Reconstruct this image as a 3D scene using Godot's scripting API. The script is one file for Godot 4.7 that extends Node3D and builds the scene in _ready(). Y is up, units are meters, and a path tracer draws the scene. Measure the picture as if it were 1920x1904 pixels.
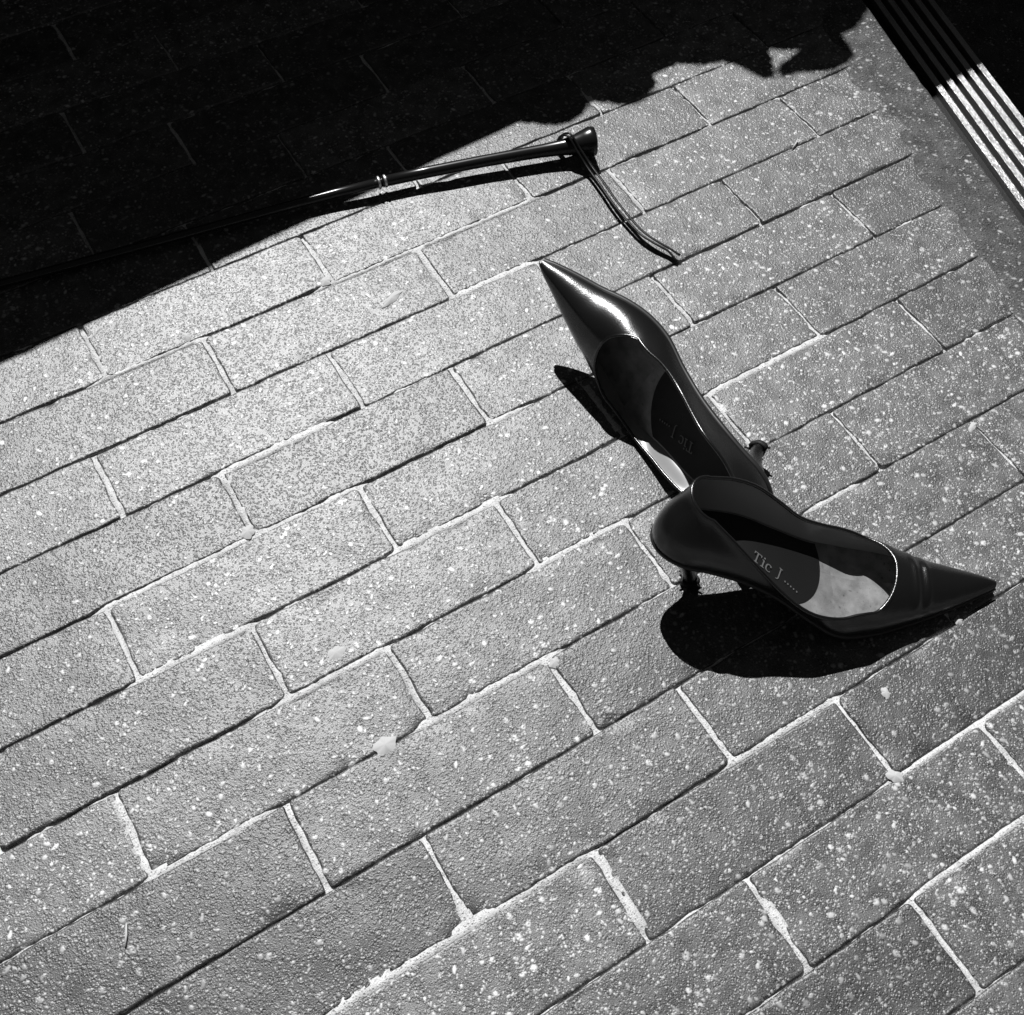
extends Node3D

const ROW := 0.0717225          # brick rows run along x; one row and its joint
const PITCH := 0.225            # one brick and its joint
const SUN_SHIFT := Vector2(-0.18, 0.70)   # shadow offset on the ground (x, z) per metre of height
var rng := RandomNumberGenerator.new()
var mats := {}

# ------------------------------------------------------------------ helpers
func tag(o: Node, label: String, category: String, group := "") -> void:
	o.set_meta("label", label)
	o.set_meta("category", category)
	if group != "":
		o.set_meta("group", group)

func grey(v: float) -> Color:      # linear base colour to the sRGB value that materials take
	return Color(v, v, v).linear_to_srgb()

func thing(called: String, label: String, category: String, at := Vector3.ZERO) -> Node3D:
	var o := Node3D.new()
	o.name = called
	add_child(o, true)
	o.position = at
	tag(o, label, category)
	return o

func put(mesh: Mesh, called: String, m: Material, parent: Node = self) -> MeshInstance3D:
	var o := MeshInstance3D.new()
	o.name = called
	o.mesh = mesh
	o.material_override = m
	parent.add_child(o, true)
	return o

# smooth curve through (xs, ys), evaluated at x
func curve(xs: Array, ys: Array, x: float) -> float:
	var n := xs.size()
	x = clampf(x, xs[0], xs[n - 1])
	var i := 0
	while i < n - 2 and x > xs[i + 1]:
		i += 1
	var h: float = xs[i + 1] - xs[i]
	var t: float = (x - xs[i]) / h
	var d: float = (ys[i + 1] - ys[i]) / h
	var d0: float = d if i == 0 else 0.5 * (d + (ys[i] - ys[i - 1]) / (xs[i] - xs[i - 1]))
	var d1: float = d if i == n - 2 else 0.5 * (d + (ys[i + 2] - ys[i + 1]) / (xs[i + 2] - xs[i + 1]))
	var t2 := t * t
	var t3 := t2 * t
	return (2 * t3 - 3 * t2 + 1) * ys[i] + (t3 - 2 * t2 + t) * h * d0 + (3 * t2 - 2 * t3) * ys[i + 1] + (t3 - t2) * h * d1

# adds a sheet of points (rows of equal length) to a SurfaceTool
func sheet(st: SurfaceTool, rows: Array, flip := false) -> void:
	for i in rows.size() - 1:
		var a: PackedVector3Array = rows[i]
		var b: PackedVector3Array = rows[i + 1]
		for j in a.size() - 1:
			var q := [a[j], b[j], b[j + 1], a[j + 1]]
			var order := [0, 1, 2, 0, 2, 3] if not flip else [0, 2, 1, 0, 3, 2]
			for k in order:
				st.add_vertex(q[k])

func begin() -> SurfaceTool:
	var st := SurfaceTool.new()
	st.begin(Mesh.PRIMITIVE_TRIANGLES)
	return st

func finish(st: SurfaceTool) -> ArrayMesh:
	st.generate_normals()
	return st.commit()

# a tube with a radius at each point; closed makes a ring; flat squashes it across "up"
func tube(st: SurfaceTool, pts: Array, radii: Array, sides := 10, closed := false, squash := 1.0) -> void:
	var n := pts.size()
	var rows := []
	var prev := Vector3.UP
	for i in (n + 1 if closed else n):
		var k := i % n
		var a: Vector3 = pts[(k - 1 + n) % n] if (closed or k > 0) else pts[k]
		var b: Vector3 = pts[(k + 1) % n] if (closed or k < n - 1) else pts[k]
		var d := (b - a).normalized()
		var u := (prev - d * prev.dot(d)).normalized()
		prev = u
		var w := d.cross(u)
		var ring := PackedVector3Array()
		for j in sides + 1:
			var f := TAU * (j % sides) / sides
			ring.append(pts[k] + (u * cos(f) + w * sin(f) * squash) * radii[k])
		rows.append(ring)
	if not closed:
		var c0 := PackedVector3Array()
		var c1 := PackedVector3Array()
		for j in sides + 1:
			c0.append(pts[0])
			c1.append(pts[n - 1])
		rows.push_front(c0)
		rows.push_back(c1)
	sheet(st, rows, true)

func noise_of(seed_: int, freq: float, octaves := 3) -> FastNoiseLite:
	var n := FastNoiseLite.new()
	n.seed = seed_
	n.noise_type = FastNoiseLite.TYPE_SIMPLEX_SMOOTH
	n.frequency = freq
	n.fractal_type = FastNoiseLite.FRACTAL_FBM
	n.fractal_octaves = octaves
	return n

# ------------------------------------------------------------------ materials
# gritty mineral surface: tone noise, pale aggregate grains, dark pits. Returns [colour image, height image]
func grit_images(size: int, seed_: int, base: float, coarse: float, fine: float, grains: Array, pits: int) -> Array:
	var a := noise_of(seed_, 0.012, 3).get_image(size, size, false, false, false)
	var b := noise_of(seed_ + 1, 0.27, 3).get_image(size, size, false, false, false)
	a.convert(Image.FORMAT_L8)
	b.convert(Image.FORMAT_L8)
	var pa := a.get_data()
	var pb := b.get_data()
	var r := RandomNumberGenerator.new()
	r.seed = seed_
	var n := size * size
	var val := PackedFloat32Array()
	var hgt := PackedFloat32Array()
	val.resize(n)
	hgt.resize(n)
	for i in n:
		var f := (pb[i] - 128) / 128.0
		var c := (pa[i] - 128) / 128.0
		var g := r.randf() - 0.5
		val[i] = base * (1.0 + coarse * c + fine * (f * 1.6 + g * 0.9))
		hgt[i] = 0.42 + 0.12 * f + 0.20 * g
	for spec in grains:            # [count, smallest radius, largest radius, tone]
		for k in spec[0]:
			var cx := r.randi_range(2, size - 3)
			var cy := r.randi_range(2, size - 3)
			var rad := lerpf(spec[1], spec[2], pow(r.randf(), 2.0))
			var tone: float = spec[3] * r.randf_range(0.40, 1.15)
			var ex := r.randf_range(0.7, 1.4)
			var tilt := r.randf() * PI
			var reach := int(ceil(rad * 1.5))
			for y in range(maxi(cy - reach, 0), mini(cy + reach + 1, size)):
				for x in range(maxi(cx - reach, 0), mini(cx + reach + 1, size)):
					var dx := float(x - cx)
					var dy := float(y - cy)
					var du := (dx * cos(tilt) + dy * sin(tilt)) * ex
					var dv := (dy * cos(tilt) - dx * sin(tilt)) / ex
					var d := sqrt(du * du + dv * dv) / rad
					if d < 1.0:
						var w := clampf((1.0 - d) * 1.7, 0.0, 1.0)
						var i := y * size + x
						val[i] = lerpf(val[i], tone * (0.92 + 0.16 * r.randf()), w)
						hgt[i] = lerpf(hgt[i], 0.62 + 0.25 * sqrt(1.0 - d * d), w)
	for k in pits:
		var cx := r.randi_range(2, size - 3)
		var cy := r.randi_range(2, size - 3)
		var rad := r.randf_range(0.8, 2.2)
		for y in range(maxi(cy - 3, 0), mini(cy + 4, size)):
			for x in range(maxi(cx - 3, 0), mini(cx + 4, size)):
				if Vector2(x - cx, y - cy).length() < rad:
					var i := y * size + x
					val[i] *= 0.62
					hgt[i] -= 0.30
	var pc := PackedByteArray()
	var ph := PackedByteArray()
	pc.resize(n)
	ph.resize(n)
	for i in n:
		pc[i] = int(255.0 * pow(clampf(val[i], 0.004, 0.95), 1.0 / 2.2))
		ph[i] = int(255.0 * clampf(hgt[i], 0.0, 1.0))
	return [ImageTexture.create_from_image(Image.create_from_data(size, size, false, Image.FORMAT_L8, pc)),
		ImageTexture.create_from_image(Image.create_from_data(size, size, false, Image.FORMAT_L8, ph))]

func plain(called: String, v: float, rough: float, metal := 0.0, spec := 0.5) -> StandardMaterial3D:
	var m := StandardMaterial3D.new()
	m.resource_name = called
	m.albedo_color = grey(v)
	m.roughness = rough
	m.metallic = metal
	m.metallic_specular = spec
	m.cull_mode = BaseMaterial3D.CULL_DISABLED
	mats[called] = m
	return m

func textured(called: String, tex: Array, relief: float, rough: float, spec: float, tint := 1.0) -> StandardMaterial3D:
	var m := plain(called, 1.0, rough, 0.0, spec)
	m.albedo_color = grey(tint)
	m.albedo_texture = tex[0]
	m.heightmap_enabled = true
	m.heightmap_texture = tex[1]
	m.heightmap_scale = relief
	return m

func make_materials() -> void:
	var brick := grit_images(1024, 11, 0.096, 0.85, 0.95, [[14000, 1.4, 3.4, 0.24], [4200, 2.2, 5.2, 0.50], [600, 4.0, 9.0, 0.70]], 11000)
	for k in 5:
		textured("brick_%d" % k, brick, 0.058, 0.462, 1.0, [0.52, 0.86, 1.05, 0.95, 0.68][k])
	var lime := grit_images(512, 31, 0.66, 0.25, 0.32, [[3000, 1.0, 3.0, 0.85]], 3500)
	var mortar := textured("mortar", lime, 0.12, 0.85, 0.3)
	mortar.uv1_triplanar = true
	mortar.uv1_world_triplanar = true
	mortar.uv1_scale = Vector3.ONE * 6.0
	var cement := grit_images(1024, 47, 0.072, 0.55, 0.95, [[7000, 1.4, 3.4, 0.30], [1500, 1.8, 4.4, 0.50]], 9000)
	var edging := textured("edging", brick, 0.14, 0.70, 0.5, 0.66)
	edging.uv1_triplanar = true
	edging.uv1_world_triplanar = true
	edging.uv1_scale = Vector3.ONE * 2.9
	var far := textured("far_paving", cement, 0.10, 0.8, 0.35)
	far.uv1_triplanar = true
	far.uv1_world_triplanar = true
	far.uv1_scale = Vector3.ONE * 1.3
	# black leather with a fine grain
	var hide := noise_of(71, 0.09, 4).get_image(512, 512, false, false, true)
	hide.convert(Image.FORMAT_L8)
	var hide_tex := ImageTexture.create_from_image(hide)
	for spec in [["leather", 0.007, 0.255, 0.012], ["strap_leather", 0.012, 0.42, 0.02], ["sock", 0.011, 0.50, 0.015], ["rubber", 0.012, 0.6, 0.03]]:
		var m := plain(spec[0], spec[1], spec[2])
		m.heightmap_enabled = true
		m.heightmap_texture = hide_tex
		m.heightmap_scale = spec[3]
		m.uv1_triplanar = true
		m.uv1_scale = Vector3.ONE * 16.0
		m.metallic_specular = 0.7 if spec[0] == "leather" else 0.4
	# worn pale insole and lining
	var stain := grit_images(512, 83, 0.25, 0.55, 0.20, [[40, 3.0, 9.0, 0.16]], 500)
	for spec in [["insole", 1.0], ["lining", 1.35]]:
		var m := textured(spec[0], stain, 0.02, 0.25, 0.6, minf(spec[1], 1.0))
		m.uv1_triplanar = true
		m.uv1_scale = Vector3.ONE * 9.0
	mats["lining"] = plain("lining", 0.30, 0.22)
	plain("outsole", 0.02, 0.5)
	plain("steel", 0.85, 0.42, 1.0)
	var al := textured("aluminium", lime, 0.02, 0.40, 0.5, 0.85)
	al.metallic = 1.0
	al.uv1_triplanar = true
	al.uv1_scale = Vector3(30.0, 30.0, 2.0)
	plain("print", 0.13, 0.5)
	plain("stick_lacquer", 0.012, 0.25)
	plain("splash", 0.52, 0.85)
	plain("straw", 0.55, 0.7)
	plain("cloth", 0.05, 0.95)

# ------------------------------------------------------------------ paving
const ROW_OFFSETS := {-4: 0.374, -3: 0.779, -2: 0.191, -1: 0.579, 0: 0.0, 1: 0.412, 2: -0.215, 3: 0.243, 4: 0.572, 5: 1.012, 6: 1.386}
func row_offset(r: int) -> float:
	if ROW_OFFSETS.has(r):
		return ROW_OFFSETS[r]
	return fposmod(0.374 + 0.405 * (r + 4), 1.0) if r < 0 else fposmod(1.386 + 0.405 * (r - 6), 1.0)

func edge_x(z: float) -> float:      # the top edge of the steps
	return 0.960 - 0.262 * z

# stretches of bed joint that are filled flush with pale mortar: [row line, x from, x to]
const FILLED := [[-3, .29, .54], [-3, .08, .18], [0, -.01, .13], [1, -.01, .10], [2, .085, .18], [3, .165, .29], [1, .22, .325], [2, .31, .41], [5, .345, .455],
	[6, .445, .60], [5, .015, .23], [0, .12, .23], [-1, .13, .235], [3, .54, .60], [1, .54, .68], [3, -.05, .045], [0, .355, .39], [7, .40, .52], [-2, .40, .49], [-3, .07, .13]]

var bed_noise: FastNoiseLite
func filled(line: int, x: float) -> float:
	var w := 0.0
	for f in FILLED:
		if f[0] == line:
			w = maxf(w, smoothstep(f[1] - 0.012, f[1] + 0.012, x) * (1.0 - smoothstep(f[2] - 0.012, f[2] + 0.012, x)))
	return w

func mortar_depth(x: float, z: float) -> float:
	var line := roundi(z / ROW)
	var off := absf(z - line * ROW)
	var n := bed_noise.get_noise_2d(x * 1000.0, z * 1000.0)
	var fill := 0.22 + 0.75 * n
	if off > 0.006:                 # a head joint
		fill = 0.86 + 0.35 * n - smoothstep(0.62, 0.82, x) * 0.45 - smoothstep(-0.31, -0.37, z) * 0.75
	else:
		fill = lerpf(fill, 0.95 + 0.22 * n, filled(line, x))
	var r := floori(z / ROW)
	var u := x / PITCH - row_offset(r)
	if off > 0.0055 and absf(u - roundf(u)) * PITCH > 0.0060:
		return -0.008               # under a brick
	return lerpf(-0.0036, -0.0005, clampf(fill, 0.0, 1.05))

func build_paving() -> void:
	bed_noise = noise_of(5, 0.022, 3)
	# bed of mortar under and between the bricks: a height field
	var x0 := -0.75
	var z0 := -1.10
	var cell := 0.0042
	var nx := 420
	var nz := 450
	var pos := PackedVector3Array()
	var nor := PackedVector3Array()
	var idx := PackedInt32Array()
	pos.resize((nx + 1) * (nz + 1))
	nor.resize(pos.size())
	var fine := noise_of(6, 0.16, 2)
	for j in nz + 1:
		for i in nx + 1:
			var z := z0 + j * cell
			var x := minf(x0 + i * cell, edge_x(z) - 0.03)
			pos[j * (nx + 1) + i] = Vector3(x, mortar_depth(x, z) + 0.0011 * fine.get_noise_2d(x * 1000.0, z * 1000.0), z)
	for j in nz + 1:
		for i in nx + 1:
			var a := pos[j * (nx + 1) + maxi(i - 1, 0)]
			var b := pos[j * (nx + 1) + mini(i + 1, nx)]
			var c := pos[maxi(j - 1, 0) * (nx + 1) + i]
			var d := pos[mini(j + 1, nz) * (nx + 1) + i]
			var up := (d - c).cross(b - a)
			nor[j * (nx + 1) + i] = up.normalized() if up.length_squared() > 1e-12 else Vector3.UP
	for j in nz:
		for i in nx:
			var a := j * (nx + 1) + i
			idx.append_array(PackedInt32Array([a, a + 1, a + nx + 1, a + 1, a + nx + 2, a + nx + 1]))
	var arr := []
	arr.resize(Mesh.ARRAY_MAX)
	arr[Mesh.ARRAY_VERTEX] = pos
	arr[Mesh.ARRAY_NORMAL] = nor
	arr[Mesh.ARRAY_INDEX] = idx
	var bed := ArrayMesh.new()
	bed.add_surface_from_arrays(Mesh.PRIMITIVE_TRIANGLES, arr)
	var pavement := put(bed, "pavement", mats["mortar"])
	pavement.set_meta("kind", "structure")
	# the bricks, each with its own worn outline and top
	rng.seed = 20
	for r in range(-14, 10):
		var o := row_offset(r)
		for n in range(-6, 8):
			var xa := (o + n) * PITCH
			var xb := xa + PITCH
			var limit := edge_x((r + 0.5) * ROW) - 0.035
			if xb < -0.60 or xa > limit - 0.02:
				continue
			var b := put(brick_mesh(xa, minf(xb, limit + 0.01), r), "brick", mats["brick_%d" % rng.randi_range(0, 4)], pavement)
			b.position = Vector3((xa + xb) * 0.5, 0.0, (r + 0.5) * ROW)
	splashes(pavement)

func spaced(length: float, n: int) -> Array:
	var out := [0.0, 0.0007, 0.0017, 0.003, 0.0048]
	for i in n:
		out.append(lerpf(0.0048, length - 0.0048, (i + 1.0) / (n + 1.0)))
	for v in [0.0048, 0.003, 0.0017, 0.0007, 0.0]:
		out.append(length - v)
	return out

func brick_mesh(xa: float, xb: float, r: int) -> ArrayMesh:
	var wide := 1.0 - smoothstep(0.52, 0.70, xa + 0.1)
	var gap_a := rng.randf_range(0.0006, 0.0013) + rng.randf_range(0.0001, 0.0014) * wide
	var gap_b := rng.randf_range(0.0006, 0.0013) + rng.randf_range(0.0001, 0.0014) * wide
	var gap_z := rng.randf_range(0.0003, 0.0009)
	var L := xb - xa - gap_a - gap_b
	var W := ROW - 2.0 * gap_z
	var us := spaced(L, 22)
	var vs := spaced(W, 7)
	var cx := -(xb - xa) * 0.5 + gap_a
	# shorter bricks at the steps keep their left end in place
	cx -= (PITCH - (xb - xa)) * 0.5
	var n1 := noise_of(rng.randi() % 100000, 0.035, 3)
	var tilt := Vector2(rng.randf_range(-0.006, 0.006), rng.randf_range(-0.012, 0.012))
	var lift := rng.randf_range(-0.0005, 0.0007)
	var yaw := rng.randf_range(-0.004, 0.004)
	var corner := rng.randf_range(0.0015, 0.0045)
	var uv0 := Vector2(rng.randf_range(0.0, 0.36), rng.randf_range(0.0, 0.78))
	var turned := rng.randf() < 0.5
	var st := begin()
	var rows := []
	var uvs := []
	var rad := 0.0015
	for j in vs.size():
		var line := PackedVector3Array()
		for i in us.size():
			var u: float = us[i]
			var v: float = vs[j]
			var du := minf(u, L - u)
			var dv := minf(v, W - v)
			# rounded corners in plan
			var x := u
			var z := v
			if du < corner and dv < corner:
				var q := Vector2(corner - du, corner - dv)
				var m := maxf(q.x, q.y)
				var k := m / maxf(q.length(), 1e-6)
				q *= k
				x = (corner - q.x) if u < L * 0.5 else L - corner + q.x
				z = (corner - q.y) if v < W * 0.5 else W - corner + q.y
			var d := minf(du, dv)
			# worn, wavering arrises
			var near := 1.0 - smoothstep(0.0, 0.010, d)
			var wob := n1.get_noise_2d(x * 1000.0 + 300.0, z * 1000.0)
			var wob2 := n1.get_noise_2d(x * 1000.0, z * 1000.0 + 700.0)
			x += near * 0.0016 * wob
			z += near * 0.0011 * wob2
			if dv < 0.012:           # edges along the filled joints are worn back under the mortar
				var f := filled(r if v < W * 0.5 else r + 1, xa + gap_a + u) * 0.0014 * (1.0 - smoothstep(0.0, 0.012, dv))
				z += f if v < W * 0.5 else -f
			var y := 0.0
			if d < rad:
				y = -(rad - sqrt(maxf(rad * rad - (rad - d) * (rad - d), 0.0))) * (0.75 + 0.5 * wob)
			y += 0.0008 * n1.get_noise_2d(x * 420.0, z * 420.0 + 90.0)
			y -= 0.0060 * near * maxf(0.0, n1.get_noise_2d(x * 900.0 + 50.0, z * 900.0) - 0.28)
			x += cx
			z -= W * 0.5
			y += lift + tilt.x * x + tilt.y * z
			line.append(Vector3(x - yaw * z, y, z + yaw * x))
		rows.append(line)
	# sides go down into the bed
	var ring := []
	var nu := us.size()
	var nv := vs.size()
	for j in nv - 1:
		for i in nu - 1:
			var q := [Vector2i(i, j), Vector2i(i + 1, j), Vector2i(i + 1, j + 1), Vector2i(i, j + 1)]
			for k in [0, 1, 2, 0, 2, 3]:
				var c: Vector2i = q[k]
				var p: Vector3 = rows[c.y][c.x]
				var t := Vector2(p.x - cx, p.z + W * 0.5) / 0.35
				if turned:
					t = Vector2(0.62, 0.2) - t
				st.set_uv(uv0 + t)
				st.add_vertex(p)
	for i in nu:
		ring.append(rows[0][i])
	for j in range(1, nv):
		ring.append(rows[j][nu - 1])
	for i in range(nu - 2, -1, -1):
		ring.append(rows[nv - 1][i])
	for j in range(nv - 2, -1, -1):
		ring.append(rows[j][0])
	for i in ring.size() - 1:
		var a: Vector3 = ring[i]
		var b: Vector3 = ring[i + 1]
		var a2 := Vector3(a.x, -0.03, a.z)
		var b2 := Vector3(b.x, -0.03, b.z)
		for p in [a, a2, b, b, a2, b2]:
			st.set_uv(uv0 + Vector2(p.x - cx, p.z + W * 0.5 + p.y) / 0.35)
			st.add_vertex(p)
	return finish(st)

# lumps of pale mortar dropped on the bricks
func splashes(pavement: Node) -> void:
	rng.seed = 77
	for s in [[.164, -.2236, .0048, .0040], [.1397, .1281, .0092, .0066], [.1374, .2136, .0082, .0072], [.7248, .2221, .0080, .0035], [.349, -.1703, .013, .0040], [.49, .3749, .0042, .005],
			[.3042, -.2208, .006, .005], [.5822, .3581, .0040, .0030], [.126, -.006, .006, .006], [.283, .222, .005, .005], [.452, .429, .006, .005]]:
		var st := begin()
		var rows := []
		var ph := rng.randf() * TAU
		for k in 6:
			var f := k / 5.0
			var line := PackedVector3Array()
			for j in 49:
				var t := TAU * (j % 48) / 48.0
				var wob := 1.0 + 0.13 * sin(2.0 * t + ph) + 0.10 * sin(5.0 * t + 2.0 * ph) + 0.04 * sin(9.0 * t)
				line.append(Vector3(cos(t) * s[2] * wob * f, 0.0011 * (1.0 - f * f) - 0.0006 * f, sin(t) * s[3] * wob * f))
			rows.append(line)
		sheet(st, rows)
		var o := put(finish(st), "mortar_splash", mats["splash"], pavement)
		o.position = Vector3(s[0], 0.0008, s[1])
		o.rotation.y = rng.randf() * TAU if s[2] < 0.007 else 0.3

func build_edging_and_steps() -> void:
	# rough concrete edging that laps over the brick ends and drops to the first step
	var lap := noise_of(9, 0.03, 4)
	var st := begin()
	var rows := []
	for j in 301:
		var z := -1.2 + j * 0.0072
		var e := edge_x(z) + 0.0012 * lap.get_noise_2d(z * 900.0, 3.0)
		var line := PackedVector3Array()
		var inner := 0.080 + 0.014 * lap.get_noise_2d(z * 500.0, 50.0)
		for i in 19:
			var f := i / 18.0
			var x := e - inner * (1.0 - f)
			var y := 0.0012 * smoothstep(0.0, 0.5, f) - 0.0022 * (1.0 - smoothstep(0.0, 0.30, f)) + 0.0016 * lap.get_noise_2d(x * 600.0, z * 600.0)
			line.append(Vector3(x, y, z))
		var last := line[18]
		line.append(last + Vector3(0.003, -0.0012, 0.0))
		line.append(last + Vector3(0.0045, -0.005, 0.0))
		line.append(Vector3(last.x + 0.0045, -0.20, z))
		rows.append(line)
	sheet(st, rows, true)
	put(finish(st), "kerb", mats["edging"]).set_meta("kind", "structure")
	# flight of steps going down to the right, the first nosing with five metal ribs
	var dir := Vector3(-0.27, 0.0, 1.0).normalized()
	var out := Vector3(dir.z, 0.0, -dir.x)
	for k in 4:
		var y := -0.165 * (k + 1)
		var start := 0.0 if k == 0 else 0.245 + 0.30 * (k - 1)
		var s := Node3D.new()
		s.name = "step"
		add_child(s, true)
		s.set_meta("kind", "structure")
		s.position = Vector3(0.965, 0.0, 0.0) + out * start
		s.basis = Basis(out, Vector3.UP, -out.cross(Vector3.UP) * -1.0).orthonormalized()
		var t := BoxMesh.new()
		t.size = Vector3(0.245 if k == 0 else 0.36, 0.16, 8.0)
		var slab := put(t, "tread", mats["far_paving"], s)
		slab.position = Vector3(0.02 + t.size.x * 0.5 - 0.02, y - 0.08, 0.0)
		if k == 0:
			var ins := BoxMesh.new()
			ins.size = Vector3(0.105, 0.004, 7.9)
			put(ins, "tread_insert", mats["rubber"], s).position = Vector3(0.192, y + 0.0005, 0.0)
			for i in 5:
				var rib := BoxMesh.new()
				rib.size = Vector3(0.0088, 0.010, 7.9)
				var o := put(rib, "rib", mats["aluminium"], s)
				o.position = Vector3(0.158 + 0.0185 * i, y + 0.006, 0.0)

func build_ground() -> void:
	# upper ground to the left of the steps, lower ground beyond them
	for k in 2:
		var st := begin()
		var y := -0.016 if k == 0 else -0.74
		var pts := [Vector3(-150, y, -150), Vector3(edge_x(-150.0) - 0.02, y, -150), Vector3(edge_x(150.0) - 0.02, y, 150), Vector3(-150, y, 150)]
		if k == 1:
			pts = [Vector3(edge_x(-150.0) + 1.0, y, -150), Vector3(200, y, -150), Vector3(200, y, 150), Vector3(edge_x(150.0) + 1.0, y, 150)]
		for i in [0, 1, 2, 0, 2, 3]:
			st.add_vertex(pts[i])
		var o := put(finish(st), "ground", mats["far_paving"])
		o.set_meta("kind", "structure")

# ------------------------------------------------------------------ added out of view to shade the upper part: a low wall and a cloth
const WALL_H := 0.75
func build_shade() -> void:
	var w := thing("added_shade_wall", "unseen low straight wall added to shade the top of the brick paving", "wall", Vector3(0.18 * WALL_H, 0.0, -0.277 - 0.70 * WALL_H))
	w.rotation.y = atan(0.072)
	var b := BoxMesh.new()
	b.size = Vector3(9.0, WALL_H - 0.05 + 1.0, 0.24)
	put(b, "wall_body", mats["far_paving"], w).position = Vector3(0, (WALL_H - 0.05 - 1.0) * 0.5, -0.122)
	var c := BoxMesh.new()
	c.size = Vector3(9.0, 0.05, 0.25)
	put(c, "coping", mats["edging"], w).position = Vector3(0, WALL_H - 0.025, -0.125)
	# added cloth: its outline is shaped to cast the ragged shadow beside the steps
	var shade := [[.560, -.335], [.586, -.319], [.620, -.300], [.638, -.295], [.655, -.300], [.665, -.310], [.690, -.296], [.710, -.288], [.730, -.292], [.749, -.303], [.752, -.313], [.786, -.315], [.812, -.306], [.833, -.299], [.845, -.275],
		[.852, -.255], [.875, -.243], [.897, -.235], [.920, -.226], [.937, -.220], [.955, -.222], [.971, -.232], [.974, -.250], [.980, -.266], [1.0, -.265], [1.015, -.270], [1.031, -.282], [1.06, -.31], [1.09, -.36]]
	var hole := [[.866, -.2485], [.879, -.266], [.891, -.286], [.906, -.273], [.932, -.2625], [.899, -.2525]]
	var zp := -0.277 - 0.072 * 0.8 - 0.70 * WALL_H - 0.03
	var lift := func(q) -> Vector2:
		var y: float = (q[1] - zp) / 0.70
		return Vector2(q[0] + 0.18 * y, y)
	var poly := PackedVector2Array()
	for q in shade:
		poly.append(lift.call(q))
	poly.append(Vector2(poly[poly.size() - 1].x, WALL_H + 0.001))
	poly.append(Vector2(poly[0].x, WALL_H + 0.001))
	for i in poly.size():
		poly[i].y = maxf(poly[i].y, WALL_H + 0.001)
	var cut := PackedVector2Array()
	for q in hole:
		cut.append(lift.call(q))
	# bridge the hole into the outline through its lowest corner
	var cloth := thing("added_shade_cloth", "unseen dark cloth added on top of the wall to cast the ragged shadow", "cloth")
	var st := begin()
	var lo := Vector2(9, 9)
	var hi := Vector2(-9, -9)
	for p in poly:
		lo = lo.min(p)
		hi = hi.max(p)
	var step := 0.004
	for iy in int((hi.y - lo.y) / step) + 1:
		for ix in int((hi.x - lo.x) / step) + 1:
			var p := lo + Vector2(ix + 0.5, iy + 0.5) * step
			if not Geometry2D.is_point_in_polygon(p, poly) or Geometry2D.is_point_in_polygon(p, cut):
				continue
			for side in [-1.0, 1.0]:
				var q := []
				for c2 in [Vector2(-0.5, -0.5), Vector2(0.5, -0.5), Vector2(0.5, 0.5), Vector2(-0.5, 0.5)]:
					var v: Vector2 = p + c2 * step * 1.02
					q.append(Vector3(v.x, v.y, zp + side * 0.004 + 0.004 * sin(v.x * 60.0) * cos(v.y * 45.0)))
				var order := [0, 1, 2, 0, 2, 3] if side < 0 else [0, 2, 1, 0, 3, 2]
				for k in order:
					st.add_vertex(q[k])
	put(finish(st), "fold", mats["cloth"], cloth)

# ------------------------------------------------------------------ shoes
# A right shoe in its own axes: x towards the toe, y up, +z the outer side; the tip of the heel is the origin.
const APEX := 0.157
var slump := 0.0                # how far the counter has sunk at the back
var splay := 0.0                # how far the outer quarter has been trodden outwards
const RX := [0.0, .02, .04, .06, .08, .10, .12, .14, .152, .157]
const RIM_OUT_Z := [.006, .019, .030, .041, .049, .050, .046, .034, .018, 0.0]
const RIM_OUT_Y := [.106, .092, .074, .058, .046, .038, .035, .037, .0395, .040]
const RIM_IN_Z := [-.031, -.036, -.037, -.034, -.0305, -.030, -.0285, -.0225, -.012, 0.0]
const RIM_IN_Y := [.109, .100, .089, .073, .056, .046, .042, .041, .040, .040]
const EX := [0.0, .03, .06, .085, .107, .134, .17, .207, .235, .247]
const EDGE_OUT := [.024, .029, .036, .046, .0525, .0485, .037, .0225, .0098, .0038]
const FX := [0.0, .03, .06, .09, .12, .15, .17, .19, .218, .235, .247]
const EDGE_IN := [-.030, -.030, -.027, -.026, -.0295, -.0285, -.0245, -.018, -.0115, -.0072, -.0034]
const BX := [-.04, 0.0, .03, .06, .09, .12, .14, .17, .21, .247]
const BED := [.068, .064, .057, .043, .026, .011, .006, .004, .005, .008]

func bed(x: float) -> float:
	return curve(BX, BED, x)

func edge_z(x: float, side: float) -> float:
	return curve(EX, EDGE_OUT, x) if side > 0.0 else curve(FX, EDGE_IN, x)

# height of the last's ridge line, carried on behind the throat where the upper is cut open
const VX := [.10, .12, .13, .14, .157, .17, .19, .21, .23, .24, .247]
const RIDGE := [.071, .0585, .0525, .0470, .0400, .0360, .0305, .0245, .0188, .0158, .0125]

func bezier(p: Array, t: float) -> Vector3:
	var u := 1.0 - t
	return p[0] * (u * u * u) + p[1] * (3.0 * u * u * t) + p[2] * (3.0 * u * t * t) + p[3] * (t * t * t)

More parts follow.
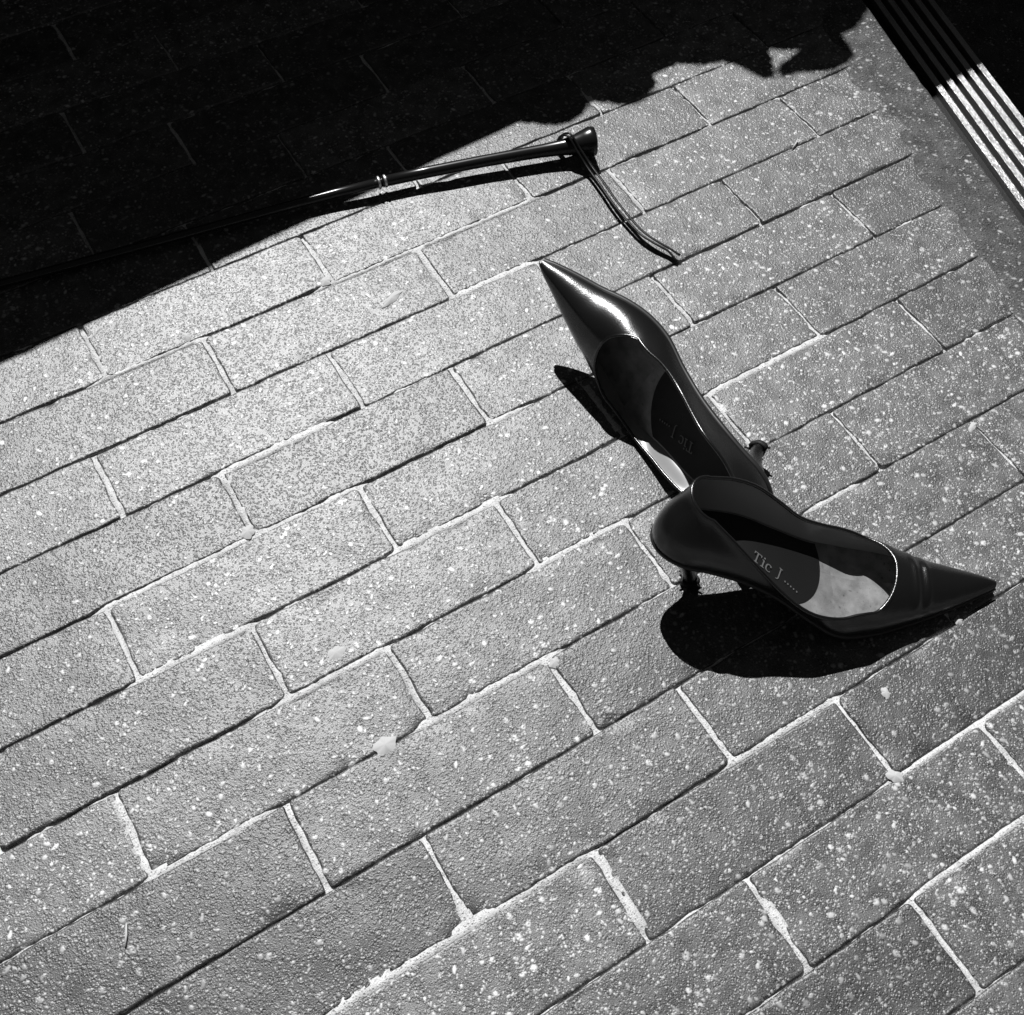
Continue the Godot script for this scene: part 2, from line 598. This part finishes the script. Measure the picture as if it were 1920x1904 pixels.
# half of the closed vamp section at x: from the feather edge over to the ridge
func arch(x: float, side: float, inset: float, crease: float) -> Array:
	var k := minf(1.0, (0.2475 - x) / 0.02)
	var e := Vector3(x, bed(x), edge_z(x, side) - side * inset * k)
	var top := Vector3(x, curve(VX, RIDGE, x) - inset * k, 0.0)
	top.y += crease * (0.0011 * exp(-pow((x - 0.1735) / 0.0026, 2.0)) + 0.0010 * exp(-pow((x - 0.1840) / 0.0026, 2.0)) - 0.0008 * exp(-pow((x - 0.1787) / 0.0022, 2.0)))
	var dy := top.y - e.y
	var square := lerpf(0.78, 0.55, smoothstep(0.16, 0.245, x))
	var bulge := 0.0045
	var drop := 0.0
	if side < 0.0:                  # the inner side of the vamp is a flatter facet
		var lin := smoothstep(0.146, 0.185, x)
		square = lerpf(square, 0.50, lin)
		bulge = lerpf(bulge, 0.0015, lin)
		drop = 0.10 * lin
	return [e, Vector3(x, e.y + square * dy, e.z + side * bulge * minf(1.0, (0.2475 - x) / 0.05)), Vector3(x, top.y - drop * dy, e.z * 0.50), top]

# the upper from the feather edge (t = 0) to the rim or the ridge of the vamp (t = 1)
func wall(x: float, side: float, inset: float, t: float, crease: float) -> Vector3:
	if x >= APEX:
		return bezier(arch(x, side, inset, crease), t)
	var e := Vector3(x, bed(x), edge_z(x, side) - side * inset)
	var top := Vector3(x, curve(RX, RIM_OUT_Y, x), curve(RX, RIM_OUT_Z, x)) if side > 0.0 else Vector3(x, curve(RX, RIM_IN_Y, x), curve(RX, RIM_IN_Z, x))
	if x > 0.12:                    # the throat is a round U
		top.z = (0.046 if side > 0.0 else -0.0285) * sqrt(maxf(0.0, 1.0 - pow((x - 0.12) / (APEX - 0.12), 2.0)))
	top.y -= slump * (1.0 - smoothstep(0.0, 0.05, x))
	if side > 0.0:
		var out := splay * (1.0 - smoothstep(0.0, 0.085, x))
		top.z += 0.018 * out
		top.y -= 0.012 * out
	var rim_z := top.z
	top.z -= side * minf(inset * 0.75, absf(rim_z))
	var dy := top.y - e.y
	var low := bezier([e, Vector3(x, e.y + 0.5 * dy, e.z + side * 0.003), Vector3(x, top.y - 0.3 * dy, lerpf(top.z, e.z, 0.25)), top], t)
	var share := smoothstep(0.108, 0.146, x)
	if share <= 0.0:
		return low
	var p := arch(x, side, inset, crease)
	var a := 0.35
	var b := 1.0
	for i in 22:
		var m := 0.5 * (a + b)
		if absf(bezier(p, m).z) > absf(rim_z):
			a = m
		else:
			b = m
	return low.lerp(bezier(p, a * t), share)

func back_wall(g: float, inset: float, t: float) -> Vector3:
	var c := cos(g)
	var s := sin(g)
	var e := Vector3(-(0.040 - inset) * c, lerpf(0.064, 0.068, c), -0.003 + (0.027 - inset) * s)
	var k := inset * 0.75
	var top := Vector3(-(0.017 - k) * c, 0.1075 + 0.0075 * c - 0.0015 * s - slump, -0.0125 + (0.0185 - k) * s)
	var out := splay * smoothstep(-1.0, 1.0, s)
	top.z += 0.018 * out
	top.y -= 0.012 * out
	var dy := top.y - e.y
	var p1 := Vector3(e.x - 0.003 * c, e.y + 0.5 * dy, e.z + 0.003 * s)
	var p2 := Vector3(top.x + (e.x - top.x) * 0.25, top.y - 0.3 * dy, top.z + (e.z - top.z) * 0.25)
	return bezier([e, p1, p2, top], t)

var wrinkle: FastNoiseLite
func upper_rows(inset: float, mirror: float, crease: float) -> Array:
	var stations := []               # [x or angle, side]; side 0 is the back
	for i in 71:
		stations.append([0.247 - (0.247 - APEX) * i / 70.0, 1.0])
	for i in range(1, 51):
		stations.append([APEX - APEX * pow(i / 50.0, 2.0), 1.0])
	for i in range(1, 20):
		stations.append([PI * 0.5 - PI * i / 20.0, 0.0])
	for i in range(50, 0, -1):
		stations.append([APEX - APEX * pow(i / 50.0, 2.0), -1.0])
	for i in range(70, -1, -1):
		stations.append([0.247 - (0.247 - APEX) * i / 70.0, -1.0])
	var rows := []
	for q in stations:
		var line := PackedVector3Array()
		for j in 21:
			var t := j / 20.0
			var v := back_wall(q[0], inset, t) if q[1] == 0.0 else wall(q[0], q[1], inset, t, crease)
			# soft wrinkles of worn leather, deepest over the bend of the foot
			var bend: float = 0.35 + exp(-pow((v.x - 0.165) / 0.035, 2.0))
			var n := wrinkle.get_noise_3d(v.x * 700.0 + 40.0 * crease, v.y * 260.0, v.z * 260.0)
			var over := smoothstep(0.11, 0.185, v.x)
			var away := Vector3(0, over, clampf(v.z * 120.0, -1.0, 1.0) * (1.0 - over))
			v += away * n * 0.0007 * bend * sin(PI * minf(t + 0.12, 1.0)) * smoothstep(0.245, 0.225, v.x)
			line.append(Vector3(v.x, v.y, v.z * mirror))
		rows.append(line)
	return rows

func rim_points(mirror: float) -> Array:
	var out := []
	for i in 40:
		out.append(wall(APEX - APEX * pow(i / 40.0, 2.0), 1.0, 0.0009, 1.0, 0.0))
	for i in 18:
		out.append(back_wall(PI * 0.5 - PI * i / 18.0, 0.0009, 1.0))
	for i in range(40, 0, -1):
		out.append(wall(APEX - APEX * pow(i / 40.0, 2.0), -1.0, 0.0009, 1.0, 0.0))
	for i in out.size():
		out[i] = Vector3(out[i].x, out[i].y, out[i].z * mirror)
	return out

# a sheet along the foot bed between x0 and x1(s), y above the bed, dished across
func bed_rows(x0: float, front: Callable, above: float, inset: float, dish: float, mirror: float) -> Array:
	var rows := []
	for i in 61:
		var f := i / 60.0
		f = f if x0 > 0.0 else pow(f, 1.4)
		var line := PackedVector3Array()
		for j in 17:
			var s := j / 8.0 - 1.0
			var x := lerpf(x0, front.call(s), f)
			var zo: float
			var zi: float
			if x < 0.0:
				var c := sqrt(maxf(0.0, 1.0 - pow(x / 0.0402, 2.0)))
				zo = -0.003 + 0.027 * c
				zi = -0.003 - 0.027 * c
			else:
				zo = edge_z(x, 1.0)
				zi = edge_z(x, -1.0)
			var half := maxf((zo - zi) * 0.5 - inset, 0.0)
			var z := (zo + zi) * 0.5 + s * half
			line.append(Vector3(x, bed(x) + above + dish * s * s, z * mirror))
		rows.append(line)
	return rows

func make_shoe(called: String, label: String, mirror: float, crease: float) -> Node3D:
	var root := thing(called, label, "shoe")
	var flip := mirror > 0.0
	var st := begin()
	sheet(st, upper_rows(0.0, mirror, crease), flip)
	put(finish(st), "upper", mats["leather"], root)
	st = begin()
	sheet(st, upper_rows(0.0019, mirror, crease), not flip)
	put(finish(st), "lining", mats["lining"], root)
	st = begin()
	var rim := rim_points(mirror)
	var radii := []
	radii.resize(rim.size())
	radii.fill(0.0015)
	tube(st, rim, radii, 8, true)
	put(finish(st), "topline_binding", mats["leather"], root)
	st = begin()
	sheet(st, bed_rows(-0.0385, func(_s): return 0.215, 0.0012, 0.0012, 0.0022, mirror), flip)
	var insole := put(finish(st), "insole", mats["insole"], root)
	st = begin()
	sheet(st, bed_rows(-0.037, func(s): return 0.098 - 0.013 * s - 0.012 * s * s, 0.0019, 0.0032, 0.0020, mirror), flip)
	var sock := put(finish(st), "heel_sock", mats["sock"], root)
	# sole: edge band and underside
	st = begin()
	var band := []
	var ends := []
	for i in 50:
		ends.append([0.247 - 0.247 * i / 50.0, 1.0])
	var pts := []
	for q in ends:
		pts.append(Vector3(q[0], bed(q[0]), edge_z(q[0], 1.0)))
	for i in 21:
		pts.append(back_wall(PI * 0.5 - PI * i / 20.0, 0.0, 0.0))
	for i in range(1, 51):
		var x := 0.247 * i / 50.0
		pts.append(Vector3(x, bed(x), edge_z(x, -1.0)))
	for p in pts:
		var m := Vector3(p.x, p.y, p.z * mirror)
		var c := Vector3(clampf(p.x, 0.0, 0.235), m.y, 0.0)
		var o := (Vector3(m.x, 0, m.z) - Vector3(c.x, 0, 0)).normalized()
		band.append(PackedVector3Array([m + Vector3(0, 0.0010, 0), m + o * 0.0011 + Vector3(0, 0.0004, 0), m + o * 0.0011 + Vector3(0, -0.0028, 0), m - o * 0.001 + Vector3(0, -0.0038, 0)]))
	sheet(st, band, not flip)
	sheet(st, bed_rows(-0.039, func(_s): return 0.247, -0.0037, 0.0008, 0.0, mirror), not flip)
	put(finish(st), "outsole", mats["outsole"], root)
	# heel: from the seat down to a slender stem
	st = begin()
	var secs := [[.0645, -.007, .0300, .0262], [.058, -.009, .0255, .0235], [.052, -.0105, .0190, .0190], [.046, -.0110, .0142, .0150], [.038, -.0098, .0112, .0118], [.028, -.0070, .0076, .0082], [.016, -.0035, .0062, .0066], [.0055, -.0012, .0055, .0058]]
	var rows := []
	for s in secs:
		var line := PackedVector3Array()
		for j in 25:
			var f := TAU * (j % 24) / 24.0
			var x: float = s[1] + s[2] * cos(f)
			var z: float = -0.003 * smoothstep(0.01, 0.06, s[0]) + s[3] * sin(f)
			line.append(Vector3(x, minf(s[0], bed(x) - 0.002), z * mirror))
		rows.append(line)
	sheet(st, rows, not flip)
	var heel := put(finish(st), "heel", mats["leather"], root)
	st = begin()
	rows = []
	for s in [[.0058, .0055], [.0058, .0070], [.0046, .0078], [.0012, .0077], [.0, .0070], [.0, .0]]:
		var line := PackedVector3Array()
		for j in 21:
			var f := TAU * (j % 20) / 20.0
			var wob := 1.0 + 0.10 * sin(3.0 * f + 1.0) + 0.06 * sin(5.0 * f)
			line.append(Vector3(-0.001 + s[1] * wob * cos(f), s[0], s[1] * wob * sin(f) * mirror))
		rows.append(line)
	sheet(st, rows, not flip)
	tube(st, [Vector3(0.002, 0.0045, 0.004 * mirror), Vector3(0.0085, 0.0035, 0.0085 * mirror)], [0.0013, 0.0007], 6)
	tube(st, [Vector3(-0.002, 0.0030, -0.004 * mirror), Vector3(-0.0085, 0.0022, -0.0075 * mirror)], [0.0013, 0.0008], 6)
	tube(st, [Vector3(-0.003, 0.0045, 0.002 * mirror), Vector3(-0.0105, 0.0060, 0.0045 * mirror)], [0.0012, 0.0006], 6)
	put(finish(st), "heel_tip", mats["rubber"], heel)
	# silver print on the heel sock
	for w in [["Tic", 0.0130, .0395, .0055], ["J", 0.0125, .0600, .0140], [".....", 0.0110, .0655, .0176]]:
		var t := TextMesh.new()
		t.text = w[0]
		var font := SystemFont.new()
		font.font_names = PackedStringArray(["Droid Serif"])
		t.font = font
		t.font_size = 32
		t.pixel_size = w[1] / 32.0
		t.depth = 0.0
		t.curve_step = 1.0
		t.horizontal_alignment = HORIZONTAL_ALIGNMENT_LEFT
		var slope := Vector3(0.012, bed(w[2] + 0.012) - bed(w[2]), 0.0).normalized()
		var across := Vector3(0, 0, -1)
		var ahead := (slope + Vector3(0, 0, 0.50 * mirror)).normalized()
		var up := ahead.cross((across - ahead * across.dot(ahead)).normalized())
		var o := put(t, "lettering", mats["print"], sock)
		o.basis = Basis(ahead, (across - ahead * across.dot(ahead)).normalized(), up)
		var z: float = w[3] * mirror
		o.position = Vector3(w[2], bed(w[2]) + 0.0034, z)
	return root

func build_shoes() -> void:
	var a := make_shoe("high_heeled_shoe", "black leather pointed pump standing upright on its heel, insole facing up", 1.0, 1.0)
	var ax := Vector2(0.8450, 0.5348)
	a.basis = Basis(Vector3(ax.x, 0, ax.y), Vector3.UP, Vector3(-ax.y, 0, ax.x))
	a.position = Vector3(0.416, 0.0008, 0.218)
	slump = 0.011
	splay = 1.0
	var b := make_shoe("high_heeled_shoe", "glossy black pointed pump lying on its side with its toe raised off the bricks", -1.0, 0.0)
	var bx := Vector3(-0.3120, 0.2452, -0.9179).normalized()
	var by := Vector3(-0.8651, 0.3261, 0.3812)
	by = (by - bx * by.dot(bx)).normalized()
	b.basis = Basis(bx, by, bx.cross(by))
	b.position = Vector3(0.5374, 0.0170, 0.1479)

# ------------------------------------------------------------------ stick
func build_stick() -> void:
	var s := thing("stick", "slender black lacquered stick with flared grip end and two metal rings, half in shadow", "stick")
	var cp := [[0.6235, 0.0158, -0.2405], [0.6190, 0.0158, -0.2420], [0.6125, 0.0152, -0.2440], [0.6040, 0.0142, -0.2468], [0.5920, 0.0136, -0.2505], [0.5700, 0.0134, -0.2572], [0.5501, 0.0132, -0.2631], [0.5130, 0.0130, -0.2736], [0.4564, 0.0126, -0.2884], [0.4084, 0.0120, -0.2998], [0.3612, 0.0105, -0.3100], [0.3237, 0.0092, -0.3173], [0.2622, 0.0075, -0.3280], [0.2022, 0.0065, -0.3376], [0.0838, 0.0056, -0.3565], [-0.0500, 0.0050, -0.3780], [-0.1800, 0.0048, -0.3988]]
	var cr := [.0146, .0151, .0130, .0104, .0080, .0067, .0064, .0061, .0058, .0055, .0053, .0051, .0050, .0050, .0048, .0046, .0044]
	var pts := []
	var radii := []
	var c := Curve3D.new()
	for i in cp.size():
		pts.append(Vector3(cp[i][0], cp[i][1] + 0.0010, cp[i][2]))
		radii.append(cr[i])
	var st := begin()
	tube(st, pts.slice(0, 10), radii.slice(0, 10), 20)
	put(finish(st), "grip", mats["stick_lacquer"], s)
	st = begin()
	var shaft_r := []
	for v in radii.slice(9, 17):
		shaft_r.append(v - 0.0006)
	tube(st, pts.slice(9, 17), shaft_r, 16)
	put(finish(st), "shaft", mats["stick_lacquer"], s)
	var d: Vector3 = (pts[10] - pts[9]).normalized()
	for k in 2:
		st = begin()
		var p: Vector3 = pts[9] + d * (0.0065 * k - 0.003)
		tube(st, [p - d * 0.0013, p - d * 0.0008, p + d * 0.0008, p + d * 0.0013], [0.0058, 0.0065, 0.0065, 0.0058], 18)
		put(finish(st), "ring", mats["steel"], s)
	# wrist strap: two strands side by side, looped round the grip
	var line := [Vector3(.5945, .0060, -.2625), Vector3(.5960, .0200, -.2605), Vector3(.5980, .0290, -.2495), Vector3(.6012, .0190, -.2345), Vector3(.6037, .0105, -.2190), Vector3(.6019, .0092, -.1926),
		Vector3(.5988, .0092, -.1658), Vector3(.5975, .0092, -.1402), Vector3(.5980, .0092, -.1166), Vector3(.6024, .0090, -.1001), Vector3(.6087, .0080, -.0862), Vector3(.6144, .0062, -.0741)]
	var n := line.size()
	for k in 2:
		st = begin()
		var cv := Curve3D.new()
		for i in n:
			var o := Vector3(0.0010 + 0.0012 * sin(i / (n - 1.0) * PI), 0.0, 0.0) * (1.0 if k == 0 else -1.0)
			if k == 1:
				o.y -= 0.0010
				if i == n - 1:
					o += Vector3(-0.003, -0.002, 0.003)
			var way: Vector3 = (line[mini(i + 1, n - 1)] - line[maxi(i - 1, 0)]) / 6.0
			cv.add_point(line[i] + o, -way, way)
		cv.bake_interval = 0.003
		var baked := cv.get_baked_points()
		var pp := []
		var rr := []
		for i in baked.size():
			pp.append(baked[i])
			rr.append(0.0020)
		tube(st, pp, rr, 10, false, 0.55)
		put(finish(st), "strap", mats["strap_leather"], s)

func build_bits() -> void:
	for q in [[Vector3(.8167, .0022, -.1451), 0.016, 0.55, "short pale straw lying in a brick joint beside the concrete edging"], [Vector3(-.0771, .0022, .2423), 0.015, 1.15, "short pale straw lying flat in the middle of a brick"]]:
		var s := thing("straw", q[3], "straw", q[0])
		s.rotation.y = q[2]
		var st := begin()
		tube(st, [Vector3(-q[1] * 0.5, 0, 0), Vector3(0, 0.0006, 0.0006), Vector3(q[1] * 0.5, 0, 0)], [0.0007, 0.0009, 0.0006], 7)
		put(finish(st), "stalk", mats["straw"], s)

# ------------------------------------------------------------------ the scene
func _ready() -> void:
	var cam := Camera3D.new()
	cam.name = "camera"
	add_child(cam)
	var right := Vector3(0.8539622, 0.0261815, 0.5196759)
	var up := Vector3(0.4345608, 0.5134313, -0.7399630)
	cam.transform = Transform3D(Basis(right, up, right.cross(up)).orthonormalized(), Vector3(0.0546997, 0.8166117, 0.4911496))
	cam.fov = 48.528
	cam.near = 0.02
	cam.far = 600.0
	cam.current = true
	var env := Environment.new()
	env.tonemap_mode = Environment.TONE_MAPPER_LINEAR
	env.tonemap_exposure = 1.0
	env.background_mode = Environment.BG_SKY
	var sky_mat := ProceduralSkyMaterial.new()
	# black and white film behind a red filter: a clear sky comes out nearly black
	sky_mat.sky_top_color = Color(0.19, 0.19, 0.19)
	sky_mat.sky_horizon_color = Color(0.30, 0.30, 0.30)
	sky_mat.sky_curve = 0.12
	sky_mat.ground_bottom_color = Color(0.1, 0.1, 0.1)
	sky_mat.ground_horizon_color = Color(0.2, 0.2, 0.2)
	sky_mat.sun_angle_max = 8.0
	var sky := Sky.new()
	sky.sky_material = sky_mat
	env.sky = sky
	env.sdfgi_enabled = true
	env.ssao_enabled = true
	env.ssil_enabled = true
	var we := WorldEnvironment.new()
	we.environment = env
	add_child(we)
	var sun := DirectionalLight3D.new()
	sun.name = "sun"
	add_child(sun)
	sun.light_energy = 1.6
	sun.light_angular_distance = 0.36
	sun.shadow_enabled = true
	sun.look_at_from_position(Vector3(-SUN_SHIFT.x, 1.0, -SUN_SHIFT.y) * 5.0, Vector3.ZERO)
	wrinkle = noise_of(61, 0.05, 2)
	make_materials()
	build_ground()
	build_paving()
	build_edging_and_steps()
	build_shade()
	build_shoes()
	build_stick()
	build_bits()
